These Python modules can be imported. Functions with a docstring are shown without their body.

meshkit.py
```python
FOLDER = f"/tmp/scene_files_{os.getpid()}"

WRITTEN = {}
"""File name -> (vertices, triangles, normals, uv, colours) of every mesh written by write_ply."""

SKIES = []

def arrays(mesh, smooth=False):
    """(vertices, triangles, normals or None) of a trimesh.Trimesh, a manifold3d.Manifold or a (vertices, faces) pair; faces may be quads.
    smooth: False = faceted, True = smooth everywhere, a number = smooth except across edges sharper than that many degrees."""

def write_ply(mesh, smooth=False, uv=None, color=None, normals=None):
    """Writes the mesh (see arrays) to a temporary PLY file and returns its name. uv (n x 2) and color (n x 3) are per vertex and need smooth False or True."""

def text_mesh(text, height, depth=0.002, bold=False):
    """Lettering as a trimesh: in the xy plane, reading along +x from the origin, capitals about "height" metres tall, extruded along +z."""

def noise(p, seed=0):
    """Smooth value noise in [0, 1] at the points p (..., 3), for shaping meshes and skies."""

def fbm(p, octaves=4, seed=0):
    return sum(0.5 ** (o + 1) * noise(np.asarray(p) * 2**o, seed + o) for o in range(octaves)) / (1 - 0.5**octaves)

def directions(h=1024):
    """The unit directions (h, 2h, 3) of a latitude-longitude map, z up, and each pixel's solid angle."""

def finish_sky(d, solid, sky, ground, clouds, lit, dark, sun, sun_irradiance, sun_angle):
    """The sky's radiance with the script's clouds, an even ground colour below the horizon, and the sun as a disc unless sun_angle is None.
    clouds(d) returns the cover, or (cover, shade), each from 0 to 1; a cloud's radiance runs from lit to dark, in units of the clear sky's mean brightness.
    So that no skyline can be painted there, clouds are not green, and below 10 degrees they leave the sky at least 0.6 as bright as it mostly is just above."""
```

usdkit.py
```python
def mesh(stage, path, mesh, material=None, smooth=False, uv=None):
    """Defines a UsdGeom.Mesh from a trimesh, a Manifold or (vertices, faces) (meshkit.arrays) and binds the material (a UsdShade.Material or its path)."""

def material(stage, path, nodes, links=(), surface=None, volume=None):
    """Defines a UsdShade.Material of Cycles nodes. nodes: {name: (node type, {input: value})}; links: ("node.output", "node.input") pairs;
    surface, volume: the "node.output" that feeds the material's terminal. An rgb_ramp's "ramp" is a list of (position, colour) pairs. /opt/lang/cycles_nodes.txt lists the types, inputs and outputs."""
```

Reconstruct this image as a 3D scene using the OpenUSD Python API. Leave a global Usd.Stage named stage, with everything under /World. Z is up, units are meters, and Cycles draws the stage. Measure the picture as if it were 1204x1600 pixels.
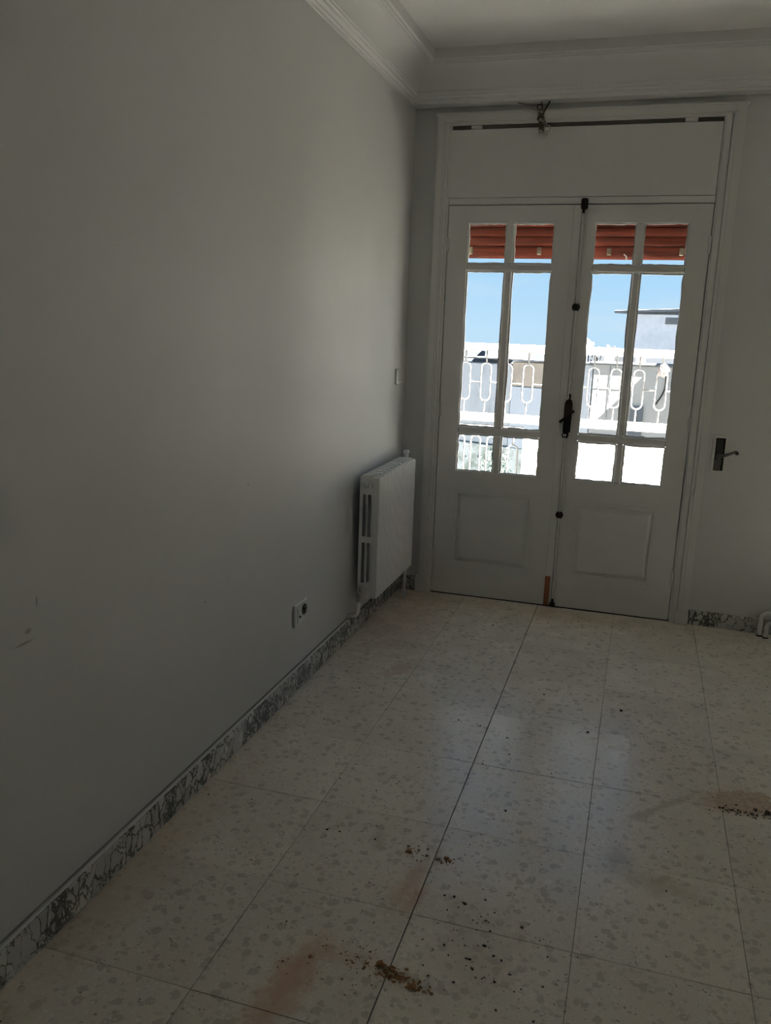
import math, random
import numpy as np, trimesh, usdkit, meshkit
from shapely.geometry import Polygon, Point, box as sbox
from pxr import Usd, UsdGeom, UsdLux, UsdShade, Gf

stage = Usd.Stage.CreateInMemory()
UsdGeom.SetStageUpAxis(stage, 'Z')
UsdGeom.SetStageMetersPerUnit(stage, 1.0)
UsdGeom.Xform.Define(stage, '/World')
stage.SetDefaultPrim(stage.GetPrimAtPath('/World'))
rng = np.random.default_rng(7)

# ---------------------------------------------------------------- camera (calibrated on the floor grid and the door)
F_PX = 1299.61
cam = UsdGeom.Camera.Define(stage, '/World/camera')
CX, CY, CZ, YAW, PITCH, ROLL = 1.2323, -4.3957, 1.4495, -0.2914, -0.2177, 0.0344
Fv = np.array([math.sin(YAW) * math.cos(PITCH), math.cos(YAW) * math.cos(PITCH), math.sin(PITCH)])
R0 = np.array([math.cos(YAW), -math.sin(YAW), 0.0])
U0 = np.cross(R0, Fv)
Rv = R0 * math.cos(ROLL) + U0 * math.sin(ROLL)
Uv = -R0 * math.sin(ROLL) + U0 * math.cos(ROLL)
M = Gf.Matrix4d(*Rv, 0, *Uv, 0, *(-Fv), 0, CX, CY, CZ, 1)
cam.AddTransformOp().Set(M)
cam.CreateFocalLengthAttr(26.0)
cam.CreateHorizontalApertureAttr(26.0 * 1204 / F_PX)
cam.CreateClippingRangeAttr((0.05, 5000.0))
cam.CreateExposureAttr(0.0)

# ---------------------------------------------------------------- sky and sun
SKY, SUN = 1.0, 44.0
sky_mat = usdkit.material(stage, '/World/Looks/sky', {
    'g': ('texture_coordinate', {}),
    's': ('separate_xyz', {}),
    'r': ('rgb_ramp', {'ramp': [(0, (.42, .40, .36)), (.40, (.46, .50, .52)), (.47, (.58, .82, 1.02)), (.5, (.58, .84, 1.05)), (.535, (.45, .76, 1.05)),
                                (.62, (.36, .66, 1.0)), (1, (.24, .48, .92))]}),
    'h': ('map_range', {'from_min': -1.0, 'from_max': 1.0, 'to_min': 0.0, 'to_max': 1.0}),
    'mp': ('mapping', {'scale': (3, 3, 16)}),
    'n': ('noise_texture', {'scale': 1.6, 'detail': 5, 'roughness': .6}),
    'nr': ('map_range', {'from_min': .52, 'from_max': .75, 'to_min': 0.0, 'to_max': .3, 'clamp': True}),
    'mx': ('mix_color', {'b': (.84, .92, .97)}),
    'b': ('background_shader', {'strength': SKY})},
    [('g.generated', 's.vector'), ('s.z', 'h.value'), ('h.result', 'r.fac'), ('g.generated', 'mp.vector'), ('mp.vector', 'n.vector'),
     ('n.fac', 'nr.value'), ('nr.result', 'mx.fac'), ('r.color', 'mx.a'), ('mx.result', 'b.color')], surface='b.background')
dome = UsdLux.DomeLight.Define(stage, '/World/sky')
UsdShade.MaterialBindingAPI.Apply(dome.GetPrim()).Bind(sky_mat)
sun = UsdLux.DistantLight.Define(stage, '/World/sun')
sun.CreateIntensityAttr(SUN)
sun.CreateAngleAttr(0.53); sun.CreateNormalizeAttr(True)
sun.CreateColorAttr(Gf.Vec3f(1.0, .95, .86))
SD = np.array([-1.0, 0.30, -1.10]); SD /= np.linalg.norm(SD)      # the way the sunlight travels
_z = -SD; _x = np.cross([0, 0, 1], _z); _x /= np.linalg.norm(_x); _y = np.cross(_z, _x)
sun.AddTransformOp().Set(Gf.Matrix4d(*_x, 0, *_y, 0, *_z, 0, 3, -3, 8, 1))

# ---------------------------------------------------------------- helpers
USED = {}
def numbered(path):
    n = USED.get(path, 0); USED[path] = n + 1
    return path if n == 0 else '%s_%03d' % (path, n)

def tag(prim, label=None, cat=None, group=None, kind=None):
    for k, v in (('label', label), ('category', cat), ('group', group), ('kind', kind)):
        if v: prim.SetCustomDataByKey(k, v)
    return prim

def thing(name, label, cat, loc=(0, 0, 0), group=None, kind=None):
    x = UsdGeom.Xform.Define(stage, numbered('/World/' + name))
    x.AddTranslateOp().Set(Gf.Vec3d(*loc))
    return tag(x.GetPrim(), label, cat, group, kind)

ORG = {}
def obj(name, mesh, mat, parent=None, smooth=False, label=None):
    """one Mesh prim; vertices are given in world coordinates and made relative to the parent's origin"""
    base = str(parent.GetPath()) if parent is not None else '/World'
    if isinstance(mesh, MB): mesh = mesh.get()
    top = '/'.join(base.split('/')[:3])
    off = np.zeros(3)
    if parent is not None and top != '/World':
        t = stage.GetPrimAtPath(top)
        a = t.GetAttribute('xformOp:translate')
        if a and a.HasAuthoredValue(): off = np.array(a.Get())
    if np.any(off):
        mesh = mesh.copy(); mesh.apply_translation(-off)
    m = usdkit.mesh(stage, numbered(base + '/' + name), mesh, mat, smooth)
    if label: m.GetPrim().SetCustomDataByKey('label', label)
    return m.GetPrim()

def cbox(x0, x1, y0, y1, z0, z1, c=0.0):
    if c <= 0:
        m = trimesh.creation.box((x1 - x0, y1 - y0, z1 - z0)); m.apply_translation(((x0 + x1) / 2, (y0 + y1) / 2, (z0 + z1) / 2)); return m
    c = min(c, (x1 - x0) * .45, (y1 - y0) * .45, (z1 - z0) * .45)
    P = []
    for x, sx in ((x0, 1), (x1, -1)):
        for y, sy in ((y0, 1), (y1, -1)):
            for z, sz in ((z0, 1), (z1, -1)):
                P += [(x + sx * c, y + sy * c, z), (x + sx * c, y, z + sz * c), (x, y + sy * c, z + sz * c)]
    return trimesh.Trimesh(np.array(P)).convex_hull

def tube(pts, r, n=10, cap=True):
    p = np.asarray(pts, float); rr = np.broadcast_to(r, (len(p),)).astype(float)
    t = np.gradient(p, axis=0); t /= np.linalg.norm(t, axis=1, keepdims=True) + 1e-12
    a = np.cross(t[0], [0, 0, 1.0] if abs(t[0][2]) < .9 else [1.0, 0, 0]); a /= np.linalg.norm(a)
    V, Fc = [], []
    ang = np.arange(n) * 2 * np.pi / n
    for i in range(len(p)):
        a = a - t[i] * (a @ t[i]); a /= np.linalg.norm(a); b = np.cross(t[i], a)
        V.append(p[i] + rr[i] * (np.cos(ang)[:, None] * a + np.sin(ang)[:, None] * b))
    V = np.vstack(V)
    for i in range(len(p) - 1):
        for j in range(n):
            q = [i * n + j, i * n + (j + 1) % n, (i + 1) * n + (j + 1) % n, (i + 1) * n + j]
            Fc += [[q[0], q[1], q[2]], [q[0], q[2], q[3]]]
    if cap:
        k = len(V); V = np.vstack([V, p[0], p[-1]])
        for j in range(n):
            Fc.append([k, (j + 1) % n, j]); e = (len(p) - 1) * n
            Fc.append([k + 1, e + j, e + (j + 1) % n])
    return trimesh.Trimesh(V, np.array(Fc), process=False)

def cyl(p0, p1, r, n=20):
    return tube([p0, np.asarray(p0) * .5 + np.asarray(p1) * .5, p1], r, n)

def lathe(profile, axis_p, axis_d, n=24):
    """profile: (r, h) pairs along axis_d from axis_p"""
    d = np.asarray(axis_d, float); d /= np.linalg.norm(d)
    m = trimesh.creation.revolve(np.array(profile, float), sections=n)
    m.apply_transform(trimesh.geometry.align_vectors([0, 0, 1], d)); m.apply_translation(axis_p)
    return m

def smooth_path(pts, n=8):
    """Catmull-Rom through the points"""
    p = np.asarray(pts, float); p = np.vstack([2 * p[0] - p[1], p, 2 * p[-1] - p[-2]]); out = []
    for i in range(1, len(p) - 2):
        for s in np.arange(n) / n:
            out.append(.5 * (2 * p[i] + (p[i + 1] - p[i - 1]) * s + (2 * p[i - 1] - 5 * p[i] + 4 * p[i + 1] - p[i + 2]) * s ** 2 + (3 * p[i] - p[i - 1] - 3 * p[i + 1] + p[i + 2]) * s ** 3))
    out.append(p[-2]); return np.array(out)

def extrude_xz(poly, y0, y1):
    """a shapely polygon in (x, z) extruded from y0 to y1"""
    m = trimesh.creation.extrude_polygon(poly, abs(y1 - y0), engine='earcut')
    V = m.vertices.copy()
    m2 = trimesh.Trimesh(np.c_[V[:, 0], min(y0, y1) + V[:, 2], V[:, 1]], m.faces[:, ::-1], process=False)
    return m2

def extrude_yz(poly, x0, x1):
    m = trimesh.creation.extrude_polygon(poly, abs(x1 - x0), engine='earcut')
    V = m.vertices.copy()
    return trimesh.Trimesh(np.c_[min(x0, x1) + V[:, 2], V[:, 0], V[:, 1]], m.faces, process=False)

class MB:
    def __init__(s): s.m = []
    def add(s, *ms): s.m += ms; return s
    def box(s, *a, **k): s.m.append(cbox(*a, **k)); return s
    def get(s): return trimesh.util.concatenate(s.m) if len(s.m) > 1 else s.m[0]

# ---------------------------------------------------------------- materials
LK = '/World/Looks/'
def plain(name, col, rough=.5, metal=0.0, spec=.5, bump=0.0, bscale=200, vary=0.0, vscale=3, **kw):
    nodes = {'p': ('principled_bsdf', {'base_color': col, 'roughness': rough, 'metallic': metal, 'specular_ior_level': spec, **kw})}
    links = []
    if bump or vary: nodes['g'] = ('geometry', {})
    if bump:
        nodes['bn'] = ('noise_texture', {'scale': bscale, 'detail': 4}); nodes['b'] = ('bump', {'strength': .6, 'distance': bump})
        links += [('g.position', 'bn.vector'), ('bn.fac', 'b.height'), ('b.normal', 'p.normal')]
    if vary:
        nodes['vn'] = ('noise_texture', {'scale': vscale, 'detail': 5, 'roughness': .6})
        nodes['vr'] = ('rgb_ramp', {'ramp': [(.25, [c * (1 - vary) for c in col]), (.75, [min(1, c * (1 + vary)) for c in col])]})
        links += [('g.position', 'vn.vector'), ('vn.fac', 'vr.fac'), ('vr.color', 'p.base_color')]
    return usdkit.material(stage, LK + name, nodes, links, surface='p.BSDF')

def blob_nodes(nodes, links, k, center, half, ang, soft=.85, rag=.55, nscale=24):
    """a ragged elongated spot on the floor, as a 0..1 mask; returns its socket"""
    nodes['m%d' % k] = ('vector_math', {'math_type': 'subtract', 'vector2': (center[0], center[1], 0)})
    nodes['r%d' % k] = ('vector_rotate', {'rotate_type': 'z_axis', 'angle': -ang})
    nodes['s%d' % k] = ('vector_math', {'math_type': 'divide', 'vector2': (half[0], half[1], 1)})
    nodes['l%d' % k] = ('vector_math', {'math_type': 'length'})
    nodes['n%d' % k] = ('noise_texture', {'scale': nscale, 'detail': 6, 'roughness': .65})
    nodes['a%d' % k] = ('math', {'math_type': 'multiply_add', 'value2': rag * 4, 'value3': -rag * 2})
    nodes['d%d' % k] = ('math', {'math_type': 'add'})
    nodes['f%d' % k] = ('map_range', {'range_type': 'smoothstep', 'from_min': 1 + soft * .5, 'from_max': 1 - soft, 'to_min': 0.0, 'to_max': 1.0, 'clamp': True})
    links += [('g.position', 'm%d.vector1' % k), ('m%d.vector' % k, 'r%d.vector' % k), ('r%d.vector' % k, 's%d.vector1' % k), ('s%d.vector' % k, 'l%d.vector1' % k),
              ('g.position', 'n%d.vector' % k), ('n%d.fac' % k, 'a%d.value1' % k), ('l%d.value' % k, 'd%d.value1' % k), ('a%d.value' % k, 'd%d.value2' % k), ('d%d.value' % k, 'f%d.value' % k)]
    return 'f%d.result' % k

def terrazzo():
    nd = {'g': ('geometry', {}), 'p': ('principled_bsdf', {'specular_ior_level': .5})}
    lk = []
    nd['oi'] = ('object_info', {})
    # base matrix, drifting between two creams
    nd['bn'] = ('noise_texture', {'scale': 2.2, 'detail': 6, 'roughness': .6})
    nd['br'] = ('rgb_ramp', {'ramp': [(.3, (.80, .735, .62)), (.7, (.87, .81, .70))]})
    nd['gn'] = ('noise_texture', {'scale': 260, 'detail': 3})
    nd['gr'] = ('map_range', {'from_min': .3, 'from_max': .7, 'to_min': .90, 'to_max': 1.08})
    nd['m0'] = ('vector_math', {'math_type': 'scale'})
    lk += [('g.position', 'bn.vector'), ('bn.fac', 'br.fac'), ('g.position', 'gn.vector'), ('gn.fac', 'gr.value'), ('br.color', 'm0.vector1'), ('gr.result', 'm0.scale')]
    last = 'm0.vector'
    # warped coordinates make the chips angular and uneven
    nd['wn'] = ('noise_texture', {'scale': 60, 'detail': 3, 'roughness': .6})
    nd['ws'] = ('vector_math', {'math_type': 'multiply_add', 'vector2': (.022, .022, .022)})
    lk += [('g.position', 'wn.vector'), ('wn.color', 'ws.vector1'), ('g.position', 'ws.vector3')]
    masks = []
    for i, (sc, frac, rad, col) in enumerate([(34, .30, .34, (.52, .47, .385)), (58, .34, .37, (.58, .53, .44)), (88, .16, .36, (.90, .87, .80)), (130, .025, .34, (.22, .185, .14))]):
        nd['v%d' % i] = ('voronoi_texture', {'scale': sc, 'feature': 'f1', 'randomness': 1.0, 'dimensions': '2D'})
        nd['vs%d' % i] = ('separate_color', {})
        nd['vt%d' % i] = ('math', {'math_type': 'less_than', 'value2': frac})
        nd['vq%d' % i] = ('math', {'math_type': 'multiply_add', 'value2': rad * .8, 'value3': rad * .55})
        nd['vu%d' % i] = ('math', {'math_type': 'subtract'})
        nd['vd%d' % i] = ('map_range', {'from_min': -.03, 'from_max': .03, 'to_min': 0.0, 'to_max': 1.0, 'clamp': True})
        nd['vm%d' % i] = ('math', {'math_type': 'multiply'})
        nd['vw%d' % i] = ('math', {'math_type': 'multiply', 'value2': .62})
        nd['vc%d' % i] = ('mix_color', {'b': col})
        lk += [('ws.vector', 'v%d.vector' % i), ('v%d.color' % i, 'vs%d.color' % i), ('vs%d.r' % i, 'vt%d.value1' % i), ('vs%d.g' % i, 'vq%d.value1' % i),
               ('vq%d.value' % i, 'vu%d.value1' % i), ('v%d.distance' % i, 'vu%d.value2' % i), ('vu%d.value' % i, 'vd%d.value' % i), ('vt%d.value' % i, 'vm%d.value1' % i), ('vd%d.result' % i, 'vm%d.value2' % i),
               ('vm%d.value' % i, 'vw%d.value1' % i), ('vw%d.value' % i, 'vc%d.fac' % i), (last, 'vc%d.a' % i)]
        last = 'vc%d.result' % i; masks.append('vm%d.value' % i)
    # stains: dust and mud with a shape of their own
    red, dust, grey = (.60, .385, .255), (.62, .46, .33), (.48, .42, .33)
    stains = [((.598, -2.915), (.05, .17), math.radians(-8), red, .85), ((.655, -2.80), (.11, .035), 0.2, dust, .4), ((.768, -2.47), (.030, .15), math.radians(-10), dust, .7), ((.795, -2.54), (.022, .06), math.radians(-10), red, .7),
              ((.335, -1.12), (.05, .13), math.radians(-25), dust, .6), ((1.385, -2.26), (.16, .05), math.radians(-12), (.55, .48, .36), .6),
              ((1.30, -2.18), (.04, .06), 0.3, grey, .5),
              ((1.43, -1.845), (.20, .014), math.radians(48), grey, .5), ((1.355, -1.94), (.05, .024), math.radians(50), grey, .6), ((1.635, -1.745), (.13, .07), math.radians(25), dust, .85), ((1.05, -1.35), (.2, .010), math.radians(-4), grey, .4),
              ((.05, -2.6), (.10, .9), 0.0, (.66, .52, .38), .5), ((.16, -.45), (.25, .6), 0.0, (.66, .50, .36), .6), ((.9, -.12), (.9, .10), 0.0, (.66, .51, .37), .5), ((.62, -2.32), (.02, .07), .2, grey, .4), ((.98, -2.66), (.12, .16), 0.3, (.60, .53, .43), .5)]
    for j, (c, h, a, col, w) in enumerate(stains):
        s = blob_nodes(nd, lk, 20 + j, c, h, a)
        nd['sw%d' % j] = ('math', {'math_type': 'multiply', 'value2': w}); nd['sc%d' % j] = ('mix_color', {'b': col})
        lk += [(s, 'sw%d.value1' % j), ('sw%d.value' % j, 'sc%d.fac' % j), (last, 'sc%d.a' % j)]
        last = 'sc%d.result' % j
    # each tile its own shade
    nd['tr'] = ('map_range', {'from_min': 0.0, 'from_max': 1.0, 'to_min': .93, 'to_max': 1.05})
    nd['tm'] = ('vector_math', {'math_type': 'scale'})
    lk += [('oi.random', 'tr.value'), (last, 'tm.vector1'), ('tr.result', 'tm.scale'), ('tm.vector', 'p.base_color')]
    # gloss: the polished matrix shines, chips are duller
    nd['ro'] = ('noise_texture', {'scale': 9, 'detail': 5}); nd['rr'] = ('map_range', {'from_min': .3, 'from_max': .7, 'to_min': .15, 'to_max': .32})
    nd['ra'] = ('math', {'math_type': 'multiply_add', 'value2': .25})
    nd['bb'] = ('noise_texture', {'scale': 45, 'detail': 4}); nd['bp'] = ('bump', {'strength': .22, 'distance': .0025})
    lk += [('g.position', 'ro.vector'), ('ro.fac', 'rr.value'), (masks[1], 'ra.value1'), ('rr.result', 'ra.value3'), ('ra.value', 'p.roughness'),
           ('g.position', 'bb.vector'), ('bb.fac', 'bp.height'), ('bp.normal', 'p.normal')]
    return usdkit.material(stage, LK + 'terrazzo', nd, lk, surface='p.BSDF')

def marble():
    """breccia: pale fragments in a dark network whose width swells and shrinks along the wall"""
    nd = {'g': ('geometry', {}), 'p': ('principled_bsdf', {'roughness': .32}), 'mp': ('mapping', {'rotation': (.6, 0, 0), 'scale': (1, 1.25, .75)}),
          'wn': ('noise_texture', {'scale': 16, 'detail': 4, 'roughness': .65}), 'ws': ('vector_math', {'math_type': 'multiply_add', 'vector2': (.075, .075, .075)}),
          'v': ('voronoi_texture', {'scale': 24, 'feature': 'distance_to_edge'}), 'v2': ('voronoi_texture', {'scale': 62, 'feature': 'distance_to_edge'}), 'v3': ('voronoi_texture', {'scale': 24, 'feature': 'f1'}), 'sc': ('separate_color', {}),
          'ln': ('noise_texture', {'scale': 3.6, 'detail': 4, 'roughness': .6}), 'lr': ('map_range', {'from_min': .34, 'from_max': .66, 'to_min': -.05, 'to_max': .22}),
          'ln2': ('noise_texture', {'scale': 11, 'detail': 3}), 'lr2': ('map_range', {'from_min': .42, 'from_max': .68, 'to_min': -.16, 'to_max': .30}),
          'd': ('math', {'math_type': 'divide'}), 'd2': ('math', {'math_type': 'divide'}), 'mn': ('math', {'math_type': 'minimum'}), 'mx2': ('math', {'math_type': 'maximum', 'value2': .0004}), 'mx1': ('math', {'math_type': 'maximum', 'value2': .0004}), 'sy': ('separate_xyz', {}), 'yb': ('map_range', {'from_min': -3.2, 'from_max': -2.4, 'to_min': -.10, 'to_max': .015, 'clamp': True}), 'la': ('math', {'math_type': 'add'}),
          'r': ('rgb_ramp', {'ramp': [(.0, (.065, .067, .058)), (.30, (.12, .12, .105)), (.55, (.27, .27, .25)), (.8, (.48, .48, .45)), (1, (.62, .62, .59))]}),
          'tn': ('map_range', {'to_min': .72, 'to_max': 1.12}), 'ts': ('vector_math', {'math_type': 'scale'})}
    lk = [('g.position', 'mp.vector'), ('mp.vector', 'wn.vector'), ('wn.color', 'ws.vector1'), ('mp.vector', 'ws.vector3'), ('ws.vector', 'v.vector'), ('ws.vector', 'v2.vector'), ('ws.vector', 'v3.vector'), ('g.position', 'ln.vector'), ('g.position', 'ln2.vector'),
          ('g.position', 'sy.vector'), ('sy.y', 'yb.value'), ('ln.fac', 'la.value1'), ('yb.result', 'la.value2'), ('la.value', 'lr.value'), ('lr.result', 'mx1.value1'), ('v.distance', 'd.value1'), ('mx1.value', 'd.value2'), ('ln2.fac', 'lr2.value'), ('lr2.result', 'mx2.value1'), ('v2.distance', 'd2.value1'), ('mx2.value', 'd2.value2'),
          ('d.value', 'mn.value1'), ('d2.value', 'mn.value2'), ('mn.value', 'r.fac'), ('v3.color', 'sc.color'), ('sc.r', 'tn.value'), ('r.color', 'ts.vector1'), ('tn.result', 'ts.scale'), ('ts.vector', 'p.base_color')]
    return usdkit.material(stage, LK + 'breccia_marble', nd, lk, surface='p.BSDF')

def stained(name, col, dark, scale=1.2, lo=.5, hi=.75, amount=.8, zs=.35, rough=.9, extra=None):
    """weathered masonry: vertical run-off streaks and blotches"""
    nd = {'g': ('geometry', {}), 'p': ('principled_bsdf', {'roughness': rough, 'specular_ior_level': .2}), 'm': ('mapping', {'scale': (1, 1, zs)}),
          'n': ('noise_texture', {'scale': scale, 'detail': 9, 'roughness': .72}), 'r': ('map_range', {'from_min': lo, 'from_max': hi, 'to_min': 0.0, 'to_max': amount, 'clamp': True}),
          'x': ('mix_color', {'a': col, 'b': dark})}
    lk = [('g.position', 'm.vector'), ('m.vector', 'n.vector'), ('n.fac', 'r.value'), ('r.result', 'x.fac'), ('x.result', 'p.base_color')]
    return usdkit.material(stage, LK + name, nd, lk, surface='p.BSDF')

def wood(name, c0, c1, axis='x', rough=.55):
    s = {'x': (2.5, 60, 60), 'z': (60, 60, 2.5)}[axis]
    nd = {'g': ('geometry', {}), 'oi': ('object_info', {}), 'p': ('principled_bsdf', {'roughness': rough}), 'm': ('mapping', {'scale': s}),
          'o': ('vector_math', {'math_type': 'add'}), 'k': ('math', {'math_type': 'multiply', 'value2': 40.0}),
          'n': ('noise_texture', {'scale': 1.0, 'detail': 5, 'roughness': .6, 'distortion': .6}), 'r': ('rgb_ramp', {'ramp': [(.28, c0), (.5, c1), (.72, [min(1, x * 1.35) for x in c1])]})}
    lk = [('g.position', 'm.vector'), ('m.vector', 'o.vector1'), ('oi.random', 'k.value1'), ('k.value', 'o.vector2'), ('o.vector', 'n.vector'), ('n.fac', 'r.fac'), ('r.color', 'p.base_color')]
    return usdkit.material(stage, LK + name, nd, lk, surface='p.BSDF')

def wall_paint():
    """old white emulsion: faint clouds, a few scuffs on the left wall"""
    nd = {'g': ('geometry', {}), 'p': ('principled_bsdf', {'roughness': .62, 'specular_ior_level': .35}),
          'n': ('noise_texture', {'scale': 1.3, 'detail': 6, 'roughness': .6}), 'r': ('rgb_ramp', {'ramp': [(.3, (.65, .655, .635)), (.7, (.695, .695, .68))]}),
          'bn': ('noise_texture', {'scale': 55, 'detail': 5}), 'bm': ('mapping', {'scale': (1, 1, .35)}), 'b': ('bump', {'strength': .25, 'distance': .0015}),
          'b2n': ('noise_texture', {'scale': 5, 'detail': 2}), 'b2': ('bump', {'strength': .3, 'distance': .008})}
    lk = [('g.position', 'n.vector'), ('n.fac', 'r.fac'), ('g.position', 'bm.vector'), ('bm.vector', 'bn.vector'), ('bn.fac', 'b.height'), ('g.position', 'b2n.vector'), ('b2n.fac', 'b2.height'), ('b2.normal', 'b.normal'), ('b.normal', 'p.normal')]
    last = 'r.color'
    for k, (c, h) in enumerate([((0, -2.943, .834), (.006, .0035, .014)), ((0, -2.975, .776), (.006, .011, .007)), ((0, -2.99, .752), (.006, .03, .0035)), ((0, -2.2, .60), (.006, .006, .004)), ((0, -1.9, .92), (.006, .005, .004))]):
        nd['q%d' % k] = ('vector_math', {'math_type': 'subtract', 'vector2': c}); nd['e%d' % k] = ('vector_math', {'math_type': 'divide', 'vector2': h}); nd['f%d' % k] = ('vector_math', {'math_type': 'length'})
        nd['h%d' % k] = ('map_range', {'from_min': 1.2, 'from_max': .5, 'to_min': 0.0, 'to_max': .6, 'clamp': True}); nd['x%d' % k] = ('mix_color', {'b': (.22, .22, .2)})
        lk += [('g.position', 'q%d.vector1' % k), ('q%d.vector' % k, 'e%d.vector1' % k), ('e%d.vector' % k, 'f%d.vector1' % k), ('f%d.value' % k, 'h%d.value' % k), ('h%d.result' % k, 'x%d.fac' % k), (last, 'x%d.a' % k)]
        last = 'x%d.result' % k
    lk.append((last, 'p.base_color'))
    return usdkit.material(stage, LK + 'wall_paint', nd, lk, surface='p.BSDF')

def glass():
    """clear pane with two faces: the index is turned round on the inner side, so that no face mirrors totally"""
    nd = {'t': ('transparent_bsdf', {'color': (.985, .99, .99)}), 'g': ('glossy_bsdf', {'roughness': .01, 'color': (1, 1, 1)}), 'f': ('fresnel', {}), 'm': ('mix_closure', {}),
          'ge': ('geometry', {}), 'i': ('mix_float', {'a': 1.45, 'b': 1 / 1.45})}
    return usdkit.material(stage, LK + 'glass', nd, [('ge.backfacing', 'i.fac'), ('i.result', 'f.IOR'), ('f.fac', 'm.fac'), ('t.BSDF', 'm.closure1'), ('g.BSDF', 'm.closure2')], surface='m.closure')

WALL = wall_paint()
CEIL = plain('ceiling_paint', (.85, .84, .82), .7, vary=.02, bump=.0008, bscale=40)
CORN = plain('cornice_plaster', (.80, .80, .785), .6, bump=.0006, bscale=60)
TERR, MARB, GLASS = terrazzo(), marble(), glass()
GROUT = plain('grout', (.26, .21, .155), .9)
DOORP = plain('door_enamel', (.755, .75, .715), .38, vary=.035, vscale=5, bump=.0008, bscale=70)
PUTTY = plain('putty', (.72, .72, .69), .6, bump=.002, bscale=160)
IRON = plain('dark_iron', (.018, .015, .012), .55, metal=.6, bump=.002, bscale=180)
STEEL = plain('worn_steel', (.30, .29, .27), .42, metal=.9, vary=.3, vscale=40)
DARKSLOT = plain('dark_recess', (.012, .012, .011), .95, spec=.1)
RADI = plain('radiator_enamel', (.86, .86, .84), .32, bump=.0004, bscale=90)
PIPE = plain('pipe_paint', (.80, .80, .77), .4, vary=.08, vscale=30)
PLAS = plain('switch_plastic', (.72, .72, .69), .35)
SOCK = plain('socket_grey', (.20, .20, .19), .4)
RED = wood('shutter_wood', (.075, .010, .003), (.22, .034, .010))
BARE = wood('bare_wood', (.16, .05, .02), (.32, .115, .05), 'z', .8)
BRONZE = plain('shutter_bracket_metal', (.35, .30, .22), .4, metal=.8)
WIRE = plain('wire_sheath', (.075, .038, .022), .6, vary=.5, vscale=120)
WIREP = plain('wire_painted', (.42, .38, .33), .6, vary=.3, vscale=120)
RAIL = plain('railing_enamel', (.31, .30, .285), .5)
PARA = plain('parapet_render', (.70, .69, .66), .9, vary=.04)
OUTW = plain('outside_white', (.80, .79, .76), .85, vary=.03)
CRUMB = plain('rust_crumbs', (.34, .165, .06), .95, vary=.5, vscale=150)
GRITM = plain('dark_grit', (.07, .055, .04), .95, vary=.5, vscale=100)
CHIP = plain('white_flakes', (.72, .70, .65), .8)
SAND = plain('sand_dust', (.54, .43, .32), .98, bump=.003, bscale=350, vary=.3, vscale=90)

# ---------------------------------------------------------------- room shell
XR, YB, ZC = 4.2, -5.6, 2.747
def struct(name, label, cat, mesh=None, mat=None, smooth=False):
    if mesh is None:
        return thing(name, label, cat, kind='structure')
    return tag(obj(name, mesh, mat, smooth=smooth), label, cat, kind='structure')

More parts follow.
